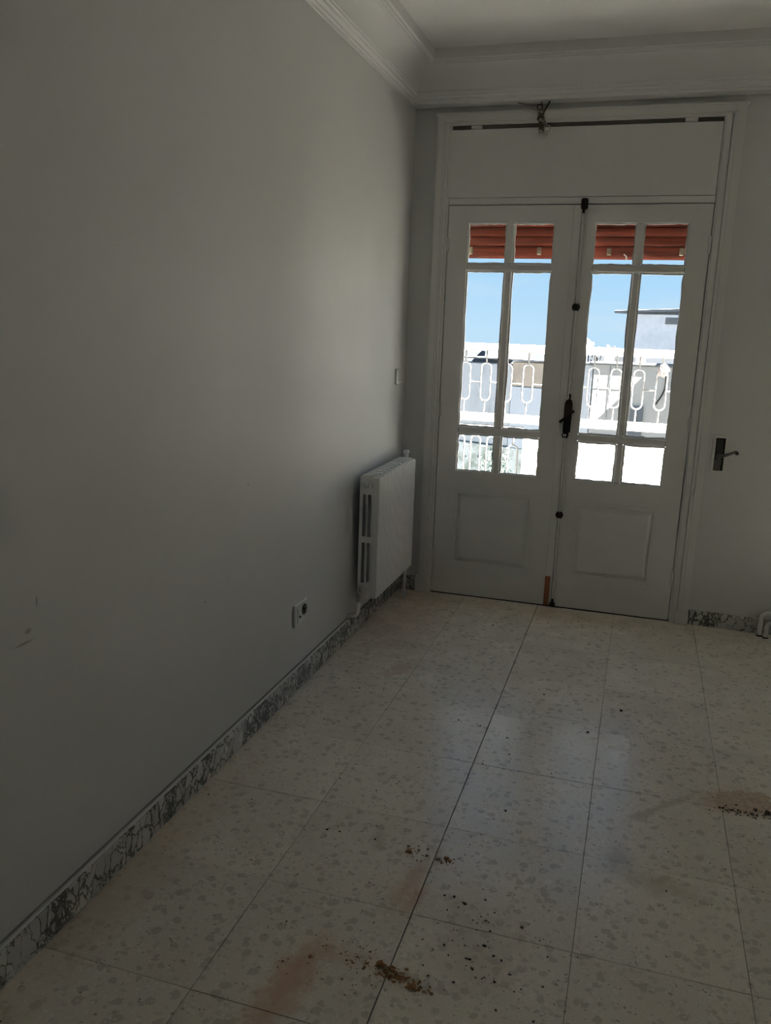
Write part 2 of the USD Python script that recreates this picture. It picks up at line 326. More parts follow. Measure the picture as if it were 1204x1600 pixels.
fl = struct('floor', 'cream terrazzo tile floor with dusty stains', 'floor', cbox(-.15, XR + .15, YB - .15, .30, -.16, -.010), GROUT)
lines_x = [0.4 * k for k in range(0, 11)]
lines_y = [.198 - .4 * k for k in range(0, 16)]
for i in range(len(lines_x)):
    for j in range(len(lines_y) - 1):
        x0, x1 = lines_x[i], min(lines_x[i] + .4, XR); y1, y0 = lines_y[j], lines_y[j + 1]
        y1 = min(y1, .03); y0 = max(y0, YB)
        if x1 - x0 < .02 or y1 - y0 < .02: continue
        g = .0006; dz = float(rng.uniform(-.0004, .0004))
        obj('tile', cbox(x0 + (.0014 if i == 2 else g), x1 - (.0012 if i == 1 else g), y0 + g, y1 - g, -.010, dz, .0008), TERR, fl)

struct('wall_left', 'plain off-white painted wall along the left side', 'wall', cbox(-.15, 0, YB - .15, .30, 0, ZC + .15), WALL)
# back wall with the door opening
OX0, OX1, OZ1 = .175, 1.490, 2.475
wb = MB().box(0, OX0, 0, .30, 0, ZC + .15).box(OX1, XR + .15, 0, .30, 0, ZC + .15).box(OX0, OX1, 0, .30, OZ1, ZC + .15)
struct('wall_back', 'off-white end wall holding the glazed double door', 'wall', wb, WALL)
struct('ceiling', 'flat white ceiling inside a plaster cornice', 'ceiling', cbox(-.15, XR + .15, YB - .15, .30, ZC, ZC + .2), CEIL)
# right wall with a tall window added for fill light, rear wall: both behind the frame
WY0, WY1, WZ0, WZ1 = -1.95, -1.52, 1.10, 2.0
wr = MB().box(XR, XR + .15, YB - .15, WY0, 0, ZC).box(XR, XR + .15, WY1, .30, 0, ZC).box(XR, XR + .15, WY0, WY1, 0, WZ0).box(XR, XR + .15, WY0, WY1, WZ1, ZC)
struct('wall_right', 'off-white wall on the right, outside the photo', 'wall', wr, WALL)
# rear wall: closed, a panel fills its wide opening
RX0, RX1, RZ1 = .9, 3.0, 2.3
wq = MB().box(-.15, RX0, YB - .15, YB, 0, ZC).box(RX1, XR + .15, YB - .15, YB, 0, ZC).box(RX0, RX1, YB - .15, YB, RZ1, ZC).box(RX0, RX1, YB - .15, YB, 0, RZ1)
struct('wall_rear', 'off-white wall behind the photographer', 'wall', wq, WALL)

wn = struct('window_1', 'white casement window added out of view in the right wall to fill the room with sunlight', 'window')
for a, b in ((WY0, (WY0 + WY1) / 2), ((WY0 + WY1) / 2, WY1)):
    obj('casement', MB().box(XR + .05, XR + .10, a, a + .05, WZ0, WZ1).box(XR + .05, XR + .10, b - .05, b, WZ0, WZ1).box(XR + .05, XR + .10, a + .05, b - .05, WZ0, WZ0 + .05).box(XR + .05, XR + .10, a + .05, b - .05, WZ1 - .05, WZ1), DOORP, wn)
    obj('pane', cbox(XR + .07, XR + .074, a + .05, b - .05, WZ0 + .05, WZ1 - .05), GLASS, wn)

# cornice, swept with mitred inner corners
LZ = 2.538
prof = [(0.0, LZ), (.0, LZ + .012), (.009, LZ + .015), (.009, LZ + .022), (.013, LZ + .025), (.022, LZ + .029), (.024, LZ + .037), (.032, LZ + .041), (.032, LZ + .049)]
for t in np.linspace(0, 1, 12):
    a = t * math.pi / 2; prof.append((.118 - .083 * math.cos(a), LZ + .052 + .094 * math.sin(a)))
prof += [(.118, LZ + .150), (.126, LZ + .154), (.126, LZ + .161), (.136, LZ + .165), (.136, ZC + .01)]
def cornice(side, off):
    pr = [(0, LZ)] + [(e + off, z) for e, z in prof] + [(0, ZC + .01)]
    if off == 0: pr = [(-.01, LZ)] + list(prof) + [(-.01, ZC + .01)]
    offs = {'left': OFFL, 'back': OFFB}
    V = []
    for e, z in pr:
        if side == 'left':      # runs along y on x = 0, from the rear to the back corner
            V += [(e, YB, z), (e, -(max(e - OFFL, 0) + OFFB), z)]
        else:                   # runs along x on y = 0
            V += [(max(e - OFFB, 0) + OFFL, -e, z), (XR, -e, z)]
    n = len(pr); Fc = []
    for i in range(n):
        k = (i + 1) % n; a, b, c, d = 2 * i, 2 * i + 1, 2 * k + 1, 2 * k
        Fc += [[a, b, c], [a, c, d]]
    m = trimesh.Trimesh(np.array(V, float), np.array(Fc), process=False)
    m.fix_normals(); return m
OFFL, OFFB = .006, .080
struct('trim_1', 'coved plaster cornice along the top of the left wall', 'cornice', cornice('left', OFFL), CORN, smooth=25)
struct('trim_2', 'coved plaster cornice over the glazed door', 'cornice', cornice('back', OFFB), CORN, smooth=25)

# marble skirting, slab by slab
bl = struct('baseboard_left', 'grey and white veined marble skirting at the foot of the left wall', 'skirting')
y = -.002
for ln in (.83, .86, .84, .85, .84, .85, .52):
    h = .0895 + float(rng.uniform(-.002, .002))
    y2 = max(y - ln, YB + .002)
    obj('marble_slab', cbox(.0, .013 + float(rng.uniform(0, .002)), y2 + .0008, y - .0008, .001, h, .002), MARB, bl)
    y = y2
obj('paint_edge', cbox(0, .009, YB + .01, -.86, .088, .0955, .003), PUTTY, bl)
obj('dust_line', cbox(0, .0015, YB + .01, -.86, .0975, .1035), plain('grey_strip', (.28, .28, .265), .9), bl)  # thin grey strip on the wall just above the skirting slabs
bb = struct('baseboard_back', 'veined marble skirting at the foot of the end wall beside the door', 'skirting')
obj('marble_slab', cbox(.014, .110, -.013, 0, .001, .088, .002), MARB, bb)
for a, b, h in ((1.571, 1.93, .078), (1.932, 2.75, .080), (2.752, XR - .01, .08)):
    obj('marble_slab', cbox(a, b, -.013, 0, .001, h, .002), MARB, bb)

# ---------------------------------------------------------------- the glazed double door
door = struct('door_1', 'white painted glazed double door with twelve panes under the end wall cornice', 'door')
# casing: two stepped bands, mitred, with a lip over the head
def casing(x0, x1, z1, w, y0, y1, bev):
    outer = Polygon([(x0, 0), (x0, z1), (x1, z1), (x1, 0), (x1 - w, 0), (x1 - w, z1 - w), (x0 + w, z1 - w), (x0 + w, 0)])
    return extrude_xz(outer, y0, y1)
cs = MB()
cs.add(casing(.125, 1.567, 2.502, .034, -.022, .0, 0), casing(.140, 1.545, 2.492, .030, -.017, .0, 0), casing(.158, 1.512, 2.478, .026, -.011, .06, 0))
cs.box(.118, 1.575, -.026, 0, 2.498, 2.508, c=.002)
obj('casing', cs, DOORP, door)
fr = MB()
fr.box(.172, .1965, -.004, .06, 0, 2.455, c=.0015).box(1.4765, 1.492, -.004, .06, 0, 2.455, c=.0015)
fr.box(.1965, 1.4765, -.006, .06, 2.0755, 2.107, c=.002)
fr.box(.1965, 1.4765, .012, .05, 2.107, 2.46)
fr.box(.1965, .214, .043, .06, .012, 2.0755).box(1.459, 1.4765, .043, .06, .012, 2.0755).box(.214, 1.459, .043, .06, 2.055, 2.0755)
obj('door_frame', fr, DOORP, door)
obj('plinth_block', cbox(.108, .188, -.030, 0, 0, .090, .003), DOORP, door)
obj('plinth_block', cbox(1.505, 1.570, -.030, 0, 0, .072, .003), DOORP, door)
# shutter box lid over the transom
obj('shutter_box_lid', cbox(.186, 1.4755, -.003, .012, 2.1085, 2.432, .0025), DOORP, door)
obj('transom_gap', MB().box(.1975, 1.4755, .006, .0125, 2.4325, 2.4545), plain('shaded_slot', (.11, .105, .09), .9), door, label='dark gap above the shutter box lid')  # depth shade of the slot is put into its dark colour
for x in (.322, 1.334):
    h = MB(); h.box(x - .028, x + .028, -.005, .004, 2.4335, 2.452, c=.002); h.add(cyl((x - .027, -.006, 2.443), (x + .027, -.006, 2.443), .0045, 10))
    obj('hinge', h, DOORP, door)
obj('lid_bead', cbox(.1965, 1.4765, -.0075, .004, 2.4565, 2.465, .002), DOORP, door)

def wavy(x0, x1, z0, z1, w, seed, rag):
    """a putty frame inside a pane opening with a ragged inner edge"""
    r = np.random.default_rng(seed); pts = []
    n = 22
    def edge(a, b, nx, nz, k):
        for t in np.linspace(0, 1, n, endpoint=False):
            d = w * (1 + rag * (meshkit.noise(np.array([t * 9 + seed * 3.1, k * 7.7, .5]), seed) * 2 - .8))
            p = np.array(a) * (1 - t) + np.array(b) * t
            pts.append((p[0] + nx * d, p[1] + nz * d))
    c = w * .8
    edge((x0 + c, z0), (x1 - c, z0), 0, 1, 0); edge((x1, z0 + c), (x1, z1 - c), -1, 0, 1); edge((x1 - c, z1), (x0 + c, z1), 0, -1, 2); edge((x0, z1 - c), (x0, z0 + c), 1, 0, 3)
    inner = Polygon(pts).buffer(0)
    if inner.geom_type != 'Polygon': inner = max(inner.geoms, key=lambda g: g.area)
    return extrude_xz(sbox(x0, z0, x1, z1).difference(inner), .012, .024)

def leaf(x0, x1, cols, rows, prect, seed):
    """stiles and rails as one mesh with the openings cut out; muntins, panes, putty and the fielded panel are its parts"""
    hole = sbox(cols[0][0], rows[-1][0], cols[-1][1], rows[0][1])
    px0, px1, pz0, pz1 = prect
    body = sbox(x0, .006, x1, 2.0715).difference(hole).difference(sbox(px0, pz0, px1, pz1))
    b = MB(); b.add(extrude_xz(body, 0.0, .042))
    L = obj('door_leaf', b, DOORP, door)
    for i in range(len(rows) - 1):
        z0, z1 = rows[i + 1][1], rows[i][0]
        obj('muntin', cbox(cols[0][0], cols[-1][1], .002, .036, z0, z1, .006), DOORP, L)
    mz = MB()
    for z0, z1 in rows: mz.add(cbox(cols[0][1], cols[1][0], .002, .036, z0, z1, .006))
    obj('muntin', mz, DOORP, L)
    k = 0
    for (z0, z1) in rows:
        for (a, c) in cols:
            obj('pane', cbox(a - .002, c + .002, .020, .0235, z0 - .002, z1 + .002), GLASS, L)
            obj('putty', wavy(a, c, z0, z1, .006, seed * 10 + k, .9), PUTTY, L)
            k += 1
    # fielded panel: moulding, sunk margin, raised field
    pn = MB()
    for w0, d0, d1 in ((0.0, -.004, .03), (.012, .003, .03)):
        pn.add(extrude_xz(sbox(px0 + w0, pz0 + w0, px1 - w0, pz1 - w0).difference(sbox(px0 + w0 + .012, pz0 + w0 + .012, px1 - w0 - .012, pz1 - w0 - .012)), d0, d1))
    pn.box(px0 + .020, px1 - .020, .010, .03, pz0 + .020, pz1 - .020)
    fx0, fx1, fz0, fz1 = px0 + .045, px1 - .045, pz0 + .045, pz1 - .045
    P = np.array([(px0 + .026, .0102, pz0 + .026), (px1 - .026, .0102, pz0 + .026), (px1 - .026, .0102, pz1 - .026), (px0 + .026, .0102, pz1 - .026), (fx0, .001, fz0), (fx1, .001, fz0), (fx1, .001, fz1), (fx0, .001, fz1)])
    pn.add(trimesh.Trimesh(P).convex_hull)
    obj('panel', pn, DOORP, L)
    return L
ROWS = [(1.788, 1.988), (.947, 1.753), (.704, .908)]
L1 = leaf(.2000, .8278, [(.303, .503), (.541, .742)], ROWS, (.297, .736, .172, .605), 1)
L2 = leaf(.8310, 1.4730, [(.935, 1.134), (1.169, 1.374)], ROWS, (.945, 1.369, .174, .594), 2)
obj('cover_strip', cbox(.8286, .868, -.010, .0, .008, 2.070, .003), DOORP, door)
obj('cover_bead', cbox(.884, .897, -.004, .0, .12, 2.070, .002), DOORP, door)
# espagnolette: painted rod in iron guides
obj('bolt_rod', tube([(.8765, -.010, .03), (.8765, -.010, 1.0), (.8765, -.010, 2.05)], .0055, 10), DOORP, door)
def guide(z, r, name='bolt_guide'):
    g = lathe([(0, 0), (r, 0), (r * 1.02, .006), (r * .75, .013), (r * .45, .016), (0, .0165)], (.8765, -.004, z), (0, -1, 0), 12)
    g2 = [lathe([(0, 0), (.0035, 0), (.003, .003), (0, .0035)], (.8765 + dx, -.016, z + dz), (0, -1, 0), 8) for dx, dz in ((-.011, .011), (.011, -.011))]
    obj(name, MB().add(g, *g2), IRON, door, label='dark iron bolt guide')
guide(1.583, .020); guide(.514, .020)
kp = MB(); kp.box(.862, .895, -.022, .0, 2.048, 2.100, c=.006); kp.add(cyl((.8765, -.02, 2.03), (.8765, -.014, 2.06), .006, 10)); kp.add(lathe([(0, 0), (.011, 0), (.009, .007), (0, .008)], (.879, -.021, 2.083), (0, -1, 0), 10))
obj('top_keeper', kp, IRON, door, label='dark iron bolt keeper at the head')
lk_ = MB(); lk_.add(extrude_xz(Polygon([(.862, .955), (.871, .947), (.886, .947), (.895, .958), (.897, 1.100), (.892, 1.118), (.881, 1.124), (.868, 1.116), (.862, 1.100)]).buffer(.002), -.024, 0.0))
lk_.add(tube(smooth_path([(.881, -.012, 1.118), (.884, -.016, 1.135), (.882, -.014, 1.150)]), .005, 8))
lk_.add(tube(smooth_path([(.866, -.014, .950), (.859, -.020, .940), (.866, -.022, .928), (.876, -.016, .932)]), .0028, 8))
lk_.add(tube(smooth_path([(.884, -.012, .950), (.886, -.014, .938), (.880, -.014, .924)]), .005, 8))
lk_.add(lathe([(0, 0), (.012, 0), (.012, .010), (.008, .014), (0, .015)], (.880, -.024, 1.035), (0, -1, 0), 14))
lock = obj('lock_case', lk_, IRON, door, label='black iron lock case with a turn handle')
obj('turn_handle', MB().add(tube(smooth_path([(.912, -.040, 1.068), (.903, -.040, 1.061), (.880, -.038, 1.040), (.855, -.040, 1.017), (.842, -.042, 1.006)]), np.interp(np.linspace(0, 1, 33), [0, .1, .5, .9, 1], [.0065, .008, .006, .0075, .006]), 10)), IRON, lock)
ft = MB(); ft.box(.861, .892, -.024, 0, .006, .030, c=.007); ft.add(cyl((.876, -.012, .02), (.876, -.012, .05), .006, 10))
obj('foot_bolt', ft, IRON, door, label='rusty dark bolt at the sill')
obj('bare_strip', cbox(.8285, .8560, -.0108, -.0098, .008, .172, .0004), BARE, door, label='strip of bare red-brown wood where the paint is gone')
obj('sill_gap', cbox(.197, 1.476, .0012, .045, 0.0, .0058), DARKSLOT, door, label='dark gap under the leaves')
def hinge(x, z, h=.065):
    m = MB().add(cyl((x, -.004, z - h / 2), (x, -.004, z + h / 2), .0065, 10))
    for s in (-1, 1): m.add(lathe([(0, 0), (.0055, 0), (.004, .006), (0, .008)], (x, -.004, z + s * h / 2), (0, 0, s), 10))
    m.box(x - .012, x + .012, -.0035, .002, z - h / 2 + .004, z + h / 2 - .004, c=.001)
    obj('hinge', m, DOORP, door)
for z in (1.880, 1.030, .222): hinge(.1985, z)
for z in (1.886, 1.031, .230): hinge(1.4745, z, .072)
# outer reveal of the opening and threshold
rv = MB().box(.172, .190, .06, .30, 0, 2.10).box(1.474, 1.492, .06, .30, 0, 2.10).box(.190, 1.474, .20, .30, 2.06, 2.46)
obj('reveal', rv, OUTW, door)
obj('threshold', cbox(.19, 1.474, .045, .34, -.03, .012, .004), OUTW, door)

# ---------------------------------------------------------------- roller shutter, half hidden above the panes
sh = thing('roller_shutter', 'raised red-brown wooden roller shutter outside the top door panes', 'shutter', (.832, .15, 1.826))
zt = 1.826
zs = [(1.826, 1.8905), (1.8915, 1.9375), (1.9385, 1.9845), (1.9855, 2.0315), (2.0325, 2.0785), (2.0795, 2.1255), (2.1265, 2.1725)]
for i, (a, b) in enumerate(zs):
    c_, h_ = (a + b) / 2, (b - a) / 2
    pr = Polygon([(.152 - .010 * math.sqrt(max(0, 1 - (t * .98) ** 2)), c_ + h_ * t * .985) for t in np.linspace(-1, 1, 11)] + [(.158, b + .007), (.160, b + .005), (.160, a + .009), (.158, a + .009)])
    obj('bottom_bar' if i == 0 else 'slat', extrude_yz(pr, .214, 1.450), RED, sh)
for x in (.295, .655, 1.006, 1.355):
    m = MB().box(x - .011, x + .011, .128, .144, 1.846, 1.884, c=.003); m.add(cyl((x, .118, 1.872), (x, .144, 1.872), .006, 10)); m.box(x - .006, x + .006, .120, .134, 1.848, 1.866, c=.002)
    obj('stop_bracket', m, BRONZE, sh, label='small brass stop bracket')
obj('paper_scrap', tube(smooth_path([(1.080, .138, 1.852), (1.088, .136, 1.846), (1.094, .137, 1.834), (1.090, .139, 1.822)]), [.004] * 25, 6), OUTW, sh, label='white scrap hanging from the bottom bar')
for x in (.192, 1.450):
    obj('guide_rail', MB().box(x, x + .022, .128, .140, .02, 2.06).box(x, x + .022, .163, .175, .02, 2.06), STEEL, sh)

# ---------------------------------------------------------------- radiator
RX, RF = .034, .132
SEC, NS, Y0r = .0632, 10, -.830
rad = thing('radiator', 'white ten-section radiator on the left wall beside the glazed door', 'radiator', (.08, -.51, .195))
def section(yc):
    z0, z1 = .196, .786
    outer = sbox(RX, z0, RF - .030, z1).buffer(-.012).buffer(.012)
    slots = []
    for xa in (.058, .084):
        for za, zb_ in ((.275, .465), (.500, .695)):
            slots.append(sbox(xa - .0065, za, xa + .0065, zb_).buffer(.003))
    body = outer
    for s in slots: body = body.difference(s)
    m = MB(); m.add(extrude_xz(body, yc - .023, yc + .023))
    # front rib with a shallow double ridge and a rounded foot
    def rib(x0, x1):
        q = sbox(x0 - .02, z0 + .002, x1, z1 - .003)
        q = q.buffer(-.010).buffer(.010)
        return q
    for ya, yb in ((yc - .0250, yc - .0030), (yc + .0030, yc + .0250)):
        m.add(cbox(RF - .036, RF, ya, yb, z0 + .004, z1 - .003, .0055))
    # raised top ridge and hub rings
    m.box(RX + .010, RF - .018, yc - .013, yc + .013, z1 - .002, z1 + .004, c=.003)
    for z in (z0 + .045, z1 - .045):
        m.add(cyl((.076, yc - SEC / 2, z), (.076, yc + SEC / 2, z), .019, 16))
    return m
for i in range(NS):
    obj('section', section(Y0r + .030 + i * SEC), RADI, rad)
ye = Y0r + .030 - .023
cap = lathe([(0, 0), (.023, 0), (.024, .010), (.018, .014), (.016, .022), (.009, .023), (.008, .017), (0, .017)], (.064, ye, .750), (0, -1, 0), 18)
obj('end_plug', cap, RADI, rad)
vl = MB().add(lathe([(0, 0), (.020, 0), (.020, .010), (.025, .012), (.026, .030), (.020, .036), (.008, .038), (.007, .033), (0, .033)], (.066, ye, .243), (0, -1, 0), 18))
vl.add(tube(smooth_path([(.060, ye - .018, .235), (.056, ye - .020, .205), (.052, ye - .022, .185)]), .015, 14)); vl.add(lathe([(0, 0), (.020, 0), (.020, .014), (0, .014)], (.054, ye - .021, .196), (0, 0, 1), 6))
obj('valve', vl, plain('valve_paint', (.52, .49, .44), .45, vary=.2, vscale=60), rad)
obj('supply_pipe', tube(smooth_path([(.052, ye - .022, .19), (.050, ye - .024, .150), (.044, ye - .026, .125), (.026, ye - .028, .113), (.003, ye - .028, .111)]), .0105, 12), PIPE, rad)
yf = Y0r + .030 + (NS - 1) * SEC + .023
obj('return_pipe', tube(smooth_path([(.076, yf, .241), (.082, yf + .035, .238), (.084, yf + .048, .20), (.084, yf + .048, .10), (.084, yf + .048, 0.0)]), .010, 12), PIPE, rad)
bv = MB().add(cyl((.070, yf, .750), (.070, yf + .045, .750), .013, 14)).add(tube(smooth_path([(.070, yf + .035, .75), (.070, yf + .038, .78), (.070, yf + .038, .812)]), .011, 12)).add(lathe([(0, 0), (.016, 0), (.017, .012), (.010, .016), (0, .016)], (.070, yf + .038, .806), (0, 0, 1), 12))
obj('bleed_valve', bv, RADI, rad)
for z in (.30, .70):
    for yb in (.2, .45): obj('wall_bracket', cbox(.001, .04, Y0r + yb, Y0r + yb + .015, z, z + .02), IRON, rad)

# two bent heating pipes rising from the floor at the right edge
for nm, x, h, yy, r_, lab in (('heating_pipe', 1.911, .122, -.050, .0105, 'taller bent white heating pipe rising before the skirting at the right edge'), ('heating_pipe', 1.938, .082, -.070, .0105, 'shorter bent white heating pipe, inside the taller one at the right edge')):
    t = thing(nm, lab, 'pipe', (x, yy, 0))
    R = .03
    pts = [(x, yy, 0), (x, yy, h - R)] + [(x + R * (1 - math.cos(a)), yy, h - R + R * math.sin(a)) for a in np.linspace(.1, math.pi / 2, 7)] + [(x + .2, yy, h), (x + .33, yy, h)] + [(x + .33 + R * math.sin(a), yy + R * (1 - math.cos(a)), h) for a in np.linspace(.2, math.pi / 2, 6)] + [(x + .36, 0.005, h)]
    obj('bent_tube', tube(pts, r_, 14), PIPE, t, smooth=True)
    obj('floor_collar', lathe([(r_, 0), (.0145, 0), (.0135, .004), (r_, .005)], (x, yy, .0005), (0, 0, 1), 18), DARKSLOT, t, label='dark ring where the pipe meets the floor')

# ---------------------------------------------------------------- switch, socket, shutter winder, wires
sw = thing('light_switch', 'small white double light switch on the left wall near the corner', 'switch', (0, -.133, 1.203))
obj('plate', cbox(0, .011, -.200, -.070, 1.163, 1.244, .003), PLAS, sw)
for k in range(2): obj('rocker', cbox(.009, .0145, -.172 + .042 * k, -.135 + .042 * k, 1.178, 1.229, .002), PLAS, sw)
for k in range(2): obj('rocker_gap', cbox(.010, .0114, -.1345 + .042 * k, -.1315 + .042 * k, 1.178, 1.229), SOCK, sw)
so = thing('power_socket', 'white wall socket with a round dark outlet low on the left wall', 'socket', (0, -1.453, .322))
obj('plate', cbox(0, .012, -1.516, -1.392, .277, .369, .003), PLAS, so)
obj('outlet', lathe([(.022, 0), (.024, .004), (.021, .005), (.019, .0005), (0, .0005)], (.0115, -1.425, .329), (1, 0, 0), 24), SOCK, so, label='round dark outlet')
pn = MB().add(cyl((.012, -1.431, .334), (.018, -1.431, .334), .0026, 8)).add(cyl((.012, -1.431, .321), (.018, -1.431, .321), .0026, 8)); obj('pin', pn, IRON, so)
obj('switch_slot', cbox(.011, .0125, -1.493, -1.487, .290, .352), SOCK, so)
obj('cover_screw', lathe([(0, 0), (.006, 0), (.004, .003), (0, .003)], (.0118, -1.467, .310), (1, 0, 0), 10), IRON, so)

CRANK = plain('tarnished_steel', (.10, .098, .09), .5, metal=.5)
wd = thing('shutter_crank', 'steel shutter winder with a folding crank set in the wall right of the door', 'shutter winder', (1.63, 0, .898))
fo = Polygon([(1.594, .804), (1.663, .804), (1.663, .990), (1.594, .990)])
obj('cover_plate', extrude_xz(fo.difference(sbox(1.606, .813, 1.650, .975)), -.007, 0.0), PLAS, wd)
obj('recess', MB().box(1.605, 1.651, -.003, -.0005, .812, .976), DARKSLOT, wd)  # flat panel, depth shade is put into its black and the strap colour
obj('strap', cbox(1.610, 1.642, -.005, -.002, .872, .970, .001), plain('winder_strap', (.012, .012, .011), .7), wd)
obj('lower_plate', MB().box(1.608, 1.640, -.010, -.002, .815, .868, c=.003).add(lathe([(0, 0), (.006, 0), (.005, .003), (0, .004)], (1.624, -.010, .857), (0, -1, 0), 10)), CRANK, wd)
ca = MB().add(lathe([(0, 0), (.015, 0), (.015, .016), (.011, .022), (0, .023)], (1.625, -.004, .884), (0, -1, 0), 16))
ca.add(tube(smooth_path([(1.622, -.024, .882), (1.645, -.027, .891), (1.675, -.028, .903), (1.702, -.028, .915)]), np.linspace(.009, .0065, 25), 12))
cr = obj('crank_arm', ca, CRANK, wd)
obj('crank_knob', lathe([(0, -.002), (.007, 0), (.0075, .010), (.009, .022), (.006, .028), (0, .029)], (1.703, -.030, .913), (0, -1, -.15), 12), IRON, cr)

wi = thing('electric_wires', 'tangled brown electric wires knotted over the door head', 'wire', (.64, -.03, 2.47))
def strand(pts, r, m=WIRE, nm='strand'): obj(nm, tube(smooth_path(pts, 6), r, 7), m, wi)
strand([(.492, -.052, 2.553), (.545, -.040, 2.532), (.600, -.032, 2.510), (.626, -.034, 2.498)], .0036, WIREP)
strand([(.688, -.052, 2.553), (.672, -.040, 2.525), (.656, -.034, 2.500), (.648, -.034, 2.478)], .0036)
q = np.random.default_rng(3)
for k in range(9):
    P = []
    a0 = q.uniform(0, 6.28); zc = 2.487 - .009 * k
    for s in range(9):
        a = a0 + s * 1.35; rr = q.uniform(.007, .017)
        P.append((.640 + .0008 * k + rr * math.cos(a), -.036 + .010 * math.sin(a + .6), zc + q.uniform(-.020, .014)))
    strand(P, .0036, WIRE if k % 4 else WIREP)
strand([(.634, -.036, 2.500), (.620, -.038, 2.512), (.624, -.040, 2.524), (.638, -.040, 2.524), (.644, -.038, 2.510), (.632, -.040, 2.492)], .0026)
strand([(.648, -.036, 2.495), (.644, -.040, 2.520), (.638, -.042, 2.540)], .0028)
strand([(.640, -.034, 2.455), (.638, -.036, 2.432), (.642, -.038, 2.416)], .0045)
strand([(.650, -.036, 2.478), (.664, -.042, 2.452), (.672, -.044, 2.430), (.684, -.044, 2.428), (.690, -.044, 2.415), (.682, -.044, 2.402), (.672, -.044, 2.405)], .0026, WIREP)
strand([(.648, -.036, 2.470), (.656, -.040, 2.448), (.660, -.042, 2.425), (.664, -.044, 2.412)], .0022, WIREP)

# ---------------------------------------------------------------- litter on the floor
def crumbs(name, centers, n, spread, size, mat, label, seed, cat='debris'):
    r = np.random.default_rng(seed); ms = []
    for k in range(n):
        c = centers[r.integers(len(centers))]
        a = r.normal(0, 1, 2) * spread
        s = size * r.lognormal(0, .45)
        m = trimesh.creation.icosphere(1 if s > .006 else 0, 1.0)
        m.vertices *= r.uniform(.5, 1.4, (len(m.vertices), 1))
        m.apply_scale((s * r.uniform(.7, 1.5), s, s * r.uniform(.35, .7)))
        m.apply_transform(trimesh.transformations.rotation_matrix(r.uniform(0, 6.3), [0, 0, 1]))
        x, y = c[0] + a[0], c[1] + a[1]
        if x < .02 or y > -.02: continue
        m.apply_translation((x, y, -m.vertices[:, 2].min() * .8 + .0004)); ms.append(m)
    return tag(obj(name, trimesh.util.concatenate(ms), mat), label, cat, kind='stuff')
crumbs('rust_crumbs', [(.838, -2.359), (.850, -2.352), (.826, -2.366)], 40, (.012, .008), .0026, CRUMB, 'small heap of rust-brown crumbs right of the short dusty streak', 11)
crumbs('rust_crumbs', [(.744, -2.347), (.762, -2.372)], 34, (.014, .012), .0020, CRUMB, 'thin sprinkle of brown crumbs at the upper end of the short dusty streak', 12)
crumbs('rust_crumbs', [(.80, -2.815), (.845, -2.82), (.872, -2.826), (.79, -2.80)], 150, (.022, .010), .0024, CRUMB, 'wide scatter of rust-brown crumbs near the bottom edge, beside the reddish smear', 13)
crumbs('rust_crumbs', [(.70, -2.79), (.66, -2.80), (.73, -2.86)], 90, (.04, .025), .0015, CRUMB, 'fine rust-brown dust sprinkled over the reddish smear', 14)
crumbs('floor_grit', [(r_[0], r_[1]) for r_ in np.random.default_rng(5).uniform((.05, -3.4), (2.3, -.1), (400, 2))], 420, (.01, .01), .0016, GRITM, 'dark specks of grit strewn over the whole tile floor', 15, 'grit')
crumbs('floor_grit', [(.95, -2.62), (.98, -2.7), (.93, -2.55), (1.03, -2.75), (1.1, -2.85)], 110, (.06, .06), .0018, GRITM, 'denser dark grit along the middle joint near the bottom edge', 16, 'grit')
crumbs('plaster_flakes', [(r_[0], r_[1]) for r_ in np.random.default_rng(6).uniform((.05, -3.3), (2.0, -.1), (60, 2))], 60, (.01, .01), .0022, CHIP, 'tiny white plaster flakes lying here and there on the tiles', 17, 'plaster flakes')
crumbs('plaster_flakes', [(1.665, -1.80), (1.64, -1.812), (1.70, -1.79)], 110, (.035, .014), .0024, GRITM, 'dark and pale broken bits in front of the sandy heap at the right edge', 18, 'debris')
# low heap of sand swept to the right edge
hv, hf = [], []
nx, ny = 46, 26
for j in range(ny):
    for i in range(nx):
        u, v = i / (nx - 1) * 2 - 1, j / (ny - 1) * 2 - 1
        d = math.hypot(u, v)
        nz = meshkit.fbm(np.array([u * 5 + 3, v * 4, .3]), 5, 4)
        z = max(0, 1 - d - 1.1 * (nz - .5)) ** 1.1 * .010 * (.6 + .8 * nz) if d < 1.2 else 0
        hv.append((1.675 + .100 * u - .030 * v, -1.738 + .062 * v + .046 * u, z - .0006)); 
for j in range(ny - 1):
    for i in range(nx - 1):
        a = j * nx + i; q4 = [a, a + 1, a + nx + 1, a + nx]
        if max(hv[k][2] for k in q4) > 0: hf += [[q4[0], q4[1], q4[2]], [q4[0], q4[2], q4[3]]]
hm = trimesh.Trimesh(np.array(hv), np.array(hf), process=False); hm.remove_unreferenced_vertices()
tag(obj('sand_heap', hm, SAND, smooth=True), 'low heap of sandy dust on the tiles at the right edge', 'sand', kind='stuff')

